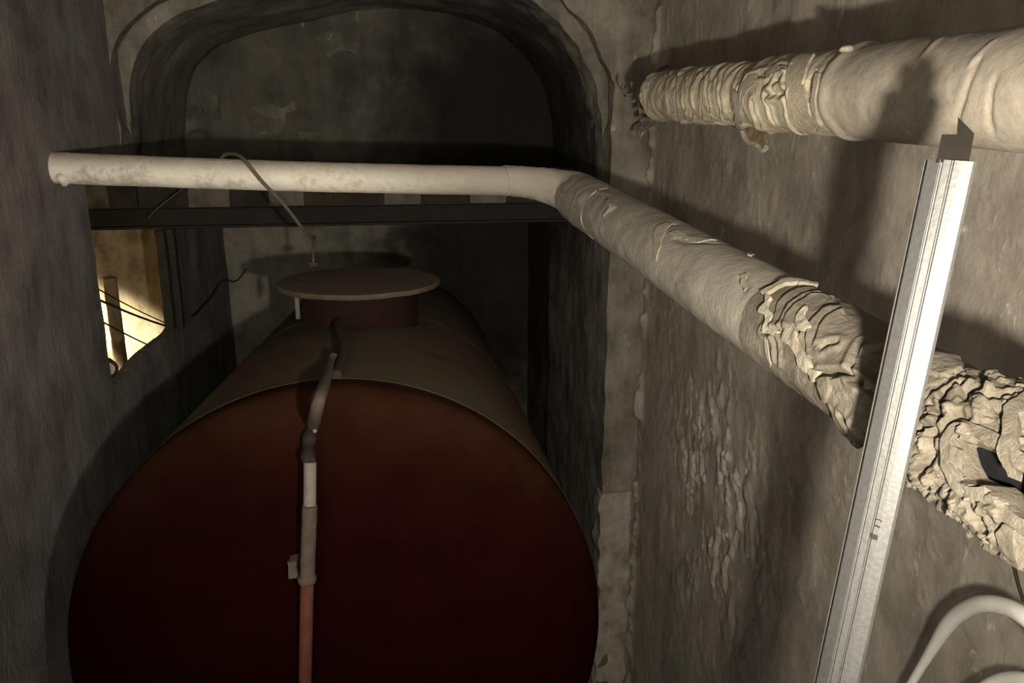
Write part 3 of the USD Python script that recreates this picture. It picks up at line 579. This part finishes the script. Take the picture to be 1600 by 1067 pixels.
def h_wrap(Q, P):
    h = .006*(fbm(P*9, 3, 41)-.5) + .004*(fbm(P*40, 3, 42)-.5)
    tape = (fbm(P*np.array([6, 26, 6]), 3, 47)-.5); zone = smoothstep(s_mid+.02, s_mid-.02, Q[:, 0]); h += .022*tape*zone + .009*tape*(1-zone)
    for L in turns:
        x = Q[:, 0] - np.interp(Q[:, 1], *np.array(sorted([(b, a) for a, b in L])).T)
        x = x + .008*(fbm(P*16, 2, 43)-.5)
        h += .008*smoothstep(-.004, .003, -x)*np.exp(np.minimum(x, 0)/.05)*0 - .008*np.exp(-(x/.006)**2) + .005*np.exp(-((x-.016)/.012)**2)
    for L in tears: d = seg_dist(Q, L); h += -.009*np.exp(-(d/.006)**2) + .006*np.exp(-((d-.013)/.008)**2)
    for L in gaps:
        pl = Polygon(L).buffer(0); h -= .026*shapely.contains_xy(pl, Q[:, 0], Q[:, 1])
    h += .010*smoothstep(s_mid-.02, s_mid+.02, Q[:, 0])
    h += smoothstep(s_left+.10, s_left-.02, Q[:, 0])*.028*(fbm(P*22, 3, 45)-.25)
    return h
obj('wrapped_lagging', field_tube(CU, s_left-.0, s_j+.06, 430, 190, RU, h_wrap, TU, wall=.03), 'lagging_wrap', upp, smooth=50)
edge = UE([(930, 255), (885, 330), (858, 450), (868, 560), (892, 700), (880, 750), (960, 840)])
seams = [unroll(CU.line(p, RJ), RJ, TU) for p in ([(1444, 84), (1458, 68), (1472, 58)], [(1520, 98), (1536, 80), (1552, 66)], [(1496, 190), (1505, 155), (1520, 118), (1530, 95)], [(1550, 205), (1545, 165), (1555, 125)])]
def h_jack(Q, P):
    h = .010*(fbm(P*7, 3, 51)-.5) + .0025*(fbm(P*40, 3, 52)-.5)
    x = Q[:, 0] - s_j; h += .006*np.exp(-((x-.01)/.02)**2)
    for k, L in enumerate(seams): d = seg_dist(Q, L); h += (.003 if k < 2 else -.004)*np.exp(-(d/.006)**2)*(.4+1.2*noise(P*20, 4))
    return h
def jacket():
    t = field_tube(CU, s_j-.0, CU.len, 300, 130, RJ, h_jack, TU, wall=.022); return t
jk = jacket(); vv = jk.vertices; q = (vv - CU.P)@CU.d; near = np.clip(1 - (q - s_j)/.05, 0, 1); jk.vertices = vv + (near*.03*(fbm(vv*np.array([15, 5, 15]), 3, 55)-.5))[:, None]*CU.d
obj('jacket', jk, 'lagging_jacket', upp, smooth=50, label='smooth plastered sleeve, thicker than the wrapped length')
obj('pipe_core', tube(spline([tY(.15), tY(1.2), CU.P + CU.d*(s_left+.32), CU.P + CU.d*(s_left+.16), CU.P + CU.d*(s_left+.07) + np.array([.05, 0, 0]), CU.P + CU.d*(s_left+.05) + np.array([.2, 0, 0]), CU.P + CU.d*(s_left+.05) + np.array([.40, 0, 0])], 80), .04, 24), 'rust_dark', upp)
for k, L in enumerate([UE([(135, 455), (175, 490), (230, 375), (330, 335), (330, 400), (250, 470), (215, 560), (190, 640), (205, 770), (160, 785), (145, 620)]), UE([(420, 325), (500, 265), (600, 275), (590, 300), (520, 320), (460, 350), (410, 350)]), UE([(620, 250), (700, 190), (820, 190), (770, 330), (740, 420), (800, 560), (840, 700), (870, 790), (700, 775), (630, 620), (605, 440)]),
                       UE([(870, 330), (905, 330), (890, 430), (880, 560), (900, 690), (905, 760), (870, 760), (855, 640), (850, 480)])]):
    obj('torn_edge', patch(CU, L, RU, TU, [.006, .007, .007, .010][k], .004, lambda Q: .010+0*Q[:, 0], 90+k, .010), 'lagging_edge' if k != 2 else 'lagging_wrap', upp, smooth=50)
fl = unroll(CU.line([(1310, 80), (1322, 74), (1332, 76), (1326, 84)], RJ), RJ, TU)
ft = CU.pos(*[np.array(z) for z in CU.hit(1321, 92, RJ)], np.array(RJ)); wf = rough(m3.Manifold.sphere(.014, 24).scale((1, .9, .55)).translate(tuple(at(1322, 77, X=ft[0]))), .006, .005, 60, 3)
obj('plaster_crumb', wf, 'lagging_edge', upp)
# hanging flap: a bent sheet below the pipe
def sheet(px, X, thick, seed, bend):
    pg = Polygon(px); ex = np.array(pg.exterior.segmentize(2.0).coords)[:-1]; lo, hi = ex.min(0), ex.max(0)
    gx, gy = np.meshgrid(np.arange(lo[0], hi[0], 2.0), np.arange(lo[1], hi[1], 2.0)); g = np.c_[gx.ravel(), gy.ravel()]; g = g[shapely.contains_xy(pg.buffer(-1.2), g[:, 0], g[:, 1])]
    Q = np.vstack([ex, g]); tri = Delaunay(Q).simplices; c = Q[tri].mean(1); tri = tri[shapely.contains_xy(pg, c[:, 0], c[:, 1])]
    P = np.array([at(x, y, X=X) for x, y in Q]); d = bend(Q) + .010*(fbm(P*30, 3, seed)-.5)
    n = np.array([-.75, -.65, .1]); P1 = P + n*d[:, None]; P2 = P1 + n*thick
    a = P1[tri]; fl_ = (np.cross(a[:, 1]-a[:, 0], a[:, 2]-a[:, 0])@n) < 0; tri[fl_] = tri[fl_][:, ::-1]
    ed = np.vstack([tri[:, [0, 1]], tri[:, [1, 2]], tri[:, [2, 0]]]); _, inv, cnt = np.unique(np.sort(ed, 1), axis=0, return_inverse=True, return_counts=True); be = ed[cnt[inv.ravel()] == 1]; m = len(Q)
    return trimesh.Trimesh(np.vstack([P2, P1]), np.vstack([tri, tri[:, ::-1]+m, np.stack([be[:, 1], be[:, 0], be[:, 0]+m], 1), np.stack([be[:, 1], be[:, 0]+m, be[:, 1]+m], 1)]), process=False)
XU = tY(2.4)[0]
flp = E([(160, 730), (160, 800), (182, 855), (240, 922), (300, 942), (348, 990), (384, 966), (394, 880), (412, 785), (418, 720)])
obj('hanging_flap', sheet(flp, XU, .005, 61, lambda Q: 0*Q[:, 0]), 'brown_crust', upp, label='scrap of wrapping hanging below the pipe')
rimf = np.array([at(x, y, X=XU-.006) for x, y in E([(165, 780), (182, 850), (240, 915), (300, 938), (350, 980), (376, 955)])])
obj('flap_rim', tube(spline(rimf, 40), .0075, 10, True, lambda q: .004*(fbm(q*80, 3, 7)-.4)), 'lagging_edge', upp)
# frayed far end against the pier: strands and tatters
rng = np.random.default_rng(7)
tat = [([(1045, 103), (1030, 110), (1018, 120), (1008, 128)], .006), ([(1008, 128), (1000, 140), (998, 160), (1001, 178)], .008), ([(1030, 186), (1015, 196), (1000, 205), (996, 214)], .007), ([(1003, 150), (1014, 156), (1018, 165), (1008, 172)], .006), ([(998, 172), (1010, 176), (1022, 184)], .007),
       ([(976, 126), (974, 138), (980, 148), (988, 146)], .005), ([(988, 128), (987, 136), (993, 140)], .004), ([(1000, 190), (1012, 186), (1020, 190)], .010), ([(985, 160), (994, 156), (1004, 152)], .006)]
for pts, r in tat:
    hq = [CU.pos(np.array(CU.hit(x, y, RU)[0]), np.array(CU.hit(x, y, RU)[1]), np.array(RU)) for x, y in pts]
    hq = np.array([CAM + ray(x, y)*((min(max(h_[1], 3.4), 3.92)))/ray(x, y)[1] for (x, y), h_ in zip(pts, hq)])
    obj('tatter', tube(spline(hq, 24), r*(1+.3*np.sin(np.linspace(0, 7, 24))), 9, True, lambda q: .006*(fbm(q*60, 2, 3)-.5)), 'lagging_torn', upp)

# ------------------------------------------------------------------ galvanised strut
YP = .82
t0, t1 = at(1487, 250, Y=YP), at(1309, 1062, Y=YP-.03); ax = (t1-t0)/np.linalg.norm(t1-t0)
bot = t0 + ax*((t0[2]-ZF)/-ax[2]) ; top_len = .055
W2 = .0255
mid_ = (t0+t1)/2; toc = CAM - mid_; tol = np.array(LIGHT) - mid_
nrm = toc/np.linalg.norm(toc) + 1.0*tol/np.linalg.norm(tol); nrm -= ax*(nrm@ax); nrm /= np.linalg.norm(nrm); nrm = trimesh.transformations.rotation_matrix(math.radians(6), ax)[:3, :3]@nrm
ux = np.cross(ax, nrm); ux *= np.sign(ux@RT)        # to the right in view
def groove(u0): return [(u0-.0022, 0), (u0-.0010, .0022), (u0+.0010, .0022), (u0+.0022, 0)]
sec = [(-W2-.0040, .0225), (-W2-.0005, .0250), (-W2, .0150), (-W2+.0010, .0128), (-.0118, .0034), (-.0105, .0048), (-.0088, .0050), (-.0076, .0022), (-.0006, .0014), (.0008, .0032), (.0024, .0032), (.0036, .0004), (.010, 0), (W2-.003, .0008), (W2, .0032), (W2-.0003, .0255), (W2-.006, .0262)]
sec = np.array(sec); ls = LineString(sec).buffer(.0006, cap_style=2, join_style=1, resolution=4)
def strut_mesh(poly, a, b):
    t = trimesh.creation.extrude_polygon(poly, np.linalg.norm(b-a), engine='earcut'); v = t.vertices
    t.vertices = a + v[:, :1]*ux - v[:, 1:2]*nrm + v[:, 2:]*(b-a)/np.linalg.norm(b-a)
    if t.volume < 0: t.invert()
    return t
st = thing('metal_strut', 'upright galvanised steel channel strut with rolled ribs in front of the pipes', 'strut')
obj('channel', strut_mesh(ls, bot, t0), 'galvanised', st, smooth=40)
# dark notched end piece
capo = [at(1462, 252, Y=YP), at(1471, 207, Y=YP), at(1495, 209, Y=YP), at(1497, 181, Y=YP), at(1522, 210, Y=YP), at(1514, 252, Y=YP)]
c2 = np.array([((p-t0)@ux, (p-t0)@(-ax)) for p in capo]); cap2 = trimesh.creation.extrude_polygon(Polygon(c2), .020, engine='earcut'); v = cap2.vertices.copy()
cap2.vertices = t0 + v[:, :1]*ux - v[:, 1:2]*ax - (.003+v[:, 2:])*nrm
if cap2.volume < 0: cap2.invert()
obj('end_cap', cap2, 'dark_cap', st, smooth=False, label='dark notched end of the strut')
# faint printed marks: an arc over a dash, and a blot, as they stand on the steel
def on_web(px, py):
    d = ray(px, py); o = t0 + nrm*.0007; t = ((o-CAM)@nrm)/(d@nrm); return CAM + t*d
def mark(pts, r): return tube(spline([on_web(x, y) for x, y in pts], 16), r, 8)
Z_ = lambda l: [(1330 + x/15.24, 790 + y/15.24) for x, y in l]
obj('printed_mark', cat(mark(Z_([(575, 345), (620, 322), (680, 345), (730, 395)]), .0007), mark(Z_([(560, 475), (620, 490), (680, 520)]), .0011)), 'ink', st, smooth=30)
obj('printed_mark', cat(mark(Z_([(475, 665), (540, 700), (620, 725)]), .0010), mark(Z_([(480, 770), (550, 765), (610, 800)]), .0018), mark(Z_([(485, 700), (480, 790)]), .0010), mark(Z_([(545, 700), (535, 800)]), .0010), mark(Z_([(612, 725), (605, 815)]), .0011)), 'ink', st, smooth=30)

# ------------------------------------------------------------------ white hose loops, bottom right
def hose_loop(name, pts, r, label):
    P = spline([at(x, y, Y=yy) for x, y, yy in pts], 120); r = np.interp(np.linspace(0, 1, 120), np.linspace(0, 1, len(np.atleast_1d(r))), np.atleast_1d(r))
    t = thing(name, label, 'hose'); obj('tube', tube(P, r, 24), 'white_plastic', t); return t
hose_loop('white_hose', [(1396, 1120, 1.46), (1431, 1056, 1.42), (1459, 1010, 1.36), (1484, 972, 1.29), (1513, 950, 1.21), (1546, 943, 1.13), (1577, 950, 1.07), (1612, 972, 1.01), (1660, 1025, .96), (1700, 1080, .93)], [.0095, .0100, .0108, .0135, .0160, .0165, .0165, .0165, .0165, .0165], 'larger white plastic hose loop arching over the lower right corner')
hose_loop('white_hose', [(1500, 1150, 1.22), (1530, 1085, 1.18), (1575, 1062, 1.12), (1630, 1075, 1.04), (1690, 1130, .98)], .0155, 'smaller white hose loop just showing under the larger one, bottom edge')

# ------------------------------------------------------------------ cables
def cable(name, pts, r, m, label, cat_='cable', n=60):
    t = obj(name, tube(spline(pts, n), r, 8), m); tag(t, label, cat_); return t
yc = 2.99
pz = at(372, 246, Y=yc)
cable('lid_cable', [at(345, 268, Y=3.13), at(347, 246, Y=3.10), at(365, 240, Y=3.02), at(386, 254, Y=2.93), at(405, 278, Y=2.92), at(437, 312, Y=2.95), at(462, 343, Y=3.0), at(480, 366, Y=3.08), at(489, 390, Y=g0[1]-.02), g0+[0, 0, .004]], .0065, 'cable_grey', 'thin grey cable looped over the crossing pipe and down to the tank lid')
cable('beam_wire', [at(232, 340, Y=4.55), at(250, 322, Y=4.54), at(268, 308, Y=4.54), at(290, 290, Y=4.52)], .004, 'cable_grey', 'short pale wire slanting across the dark beam', 'wire')
cable('wall_wire', [at(300, 496, X=XL+.03), at(318, 478, X=XL+.03), at(336, 455, X=XL+.03), at(356, 438, X=XL+.035), at(370, 438, Y=YF-.03), at(384, 420, Y=YF-.03)], .006, 'cable_dark', 'thin dark wire on the wall under the beam', 'wire')
for k, (a, b, r, lab) in enumerate([((120, 432), (262, 506), .0035, 'thinnest wire across the lit opening, uppermost of three'), ((120, 452), (262, 510), .006, 'thickest dark wire across the lit opening, middle of three'), ((120, 480), (262, 552), .004, 'lowest of three wires across the lit opening')]):
    pa, pb = at(*a, X=XL-.16), at(*b, X=XL-.13); cable('opening_wire', [pa, (pa+pb)/2+[0, 0, -.012], pb], r, 'cable_dark', lab, 'wire')
cable('wall_cable', [at(1600, 940, X=XR-.012), at(1588, 900, X=XR-.012), at(1582, 868, X=XR-.012), at(1578, 830, X=XR-.012)], .004, 'cable_dark', 'thin dark cable on the wall below the burst lagging')

# ------------------------------------------------------------------ things in the opening
sp_ = thing('stone_pillar', 'slim brown pillar against the lit stone wall beyond the opening', 'pillar')
a0 = at(180, 500, Y=5.80)
obj('shaft', tube([[a0[0], a0[1], z] for z in np.linspace(ZF, 1.36, 60)], .045, 28, True, lambda q: .012*(fbm(q*14, 4, 15)-.5)), 'stone_post', sp_)
obj('base', tube([[a0[0], a0[1], z] for z in np.linspace(ZF, ZF+.1, 4)], .08, 28), 'stone_post', sp_)
sc_ = at(168, 577, X=XL-.035); 
pst = thing('pipe_stub', 'short cream pipe stub in a black ring on the sill of the opening', 'pipe')
sdir = CAM - sc_; sdir[2] = 0; sdir /= np.linalg.norm(sdir)
sb = lathe([(.0005, -.10), (.030, -.10), (.030, 0), (.0005, .001)], 32); sb.apply_transform(frame_to(sdir, sc_+[0, 0, .0])); obj('tube', sb, 'cream_paint', pst)
th = np.linspace(0, 2*np.pi, 49); rg = tube(np.stack([.036*np.cos(th), .036*np.sin(th), 0*th-.01], 1), .008, 10, False); rg.apply_transform(frame_to(sdir, sc_)); obj('ring', rg, 'black_rubber', pst)
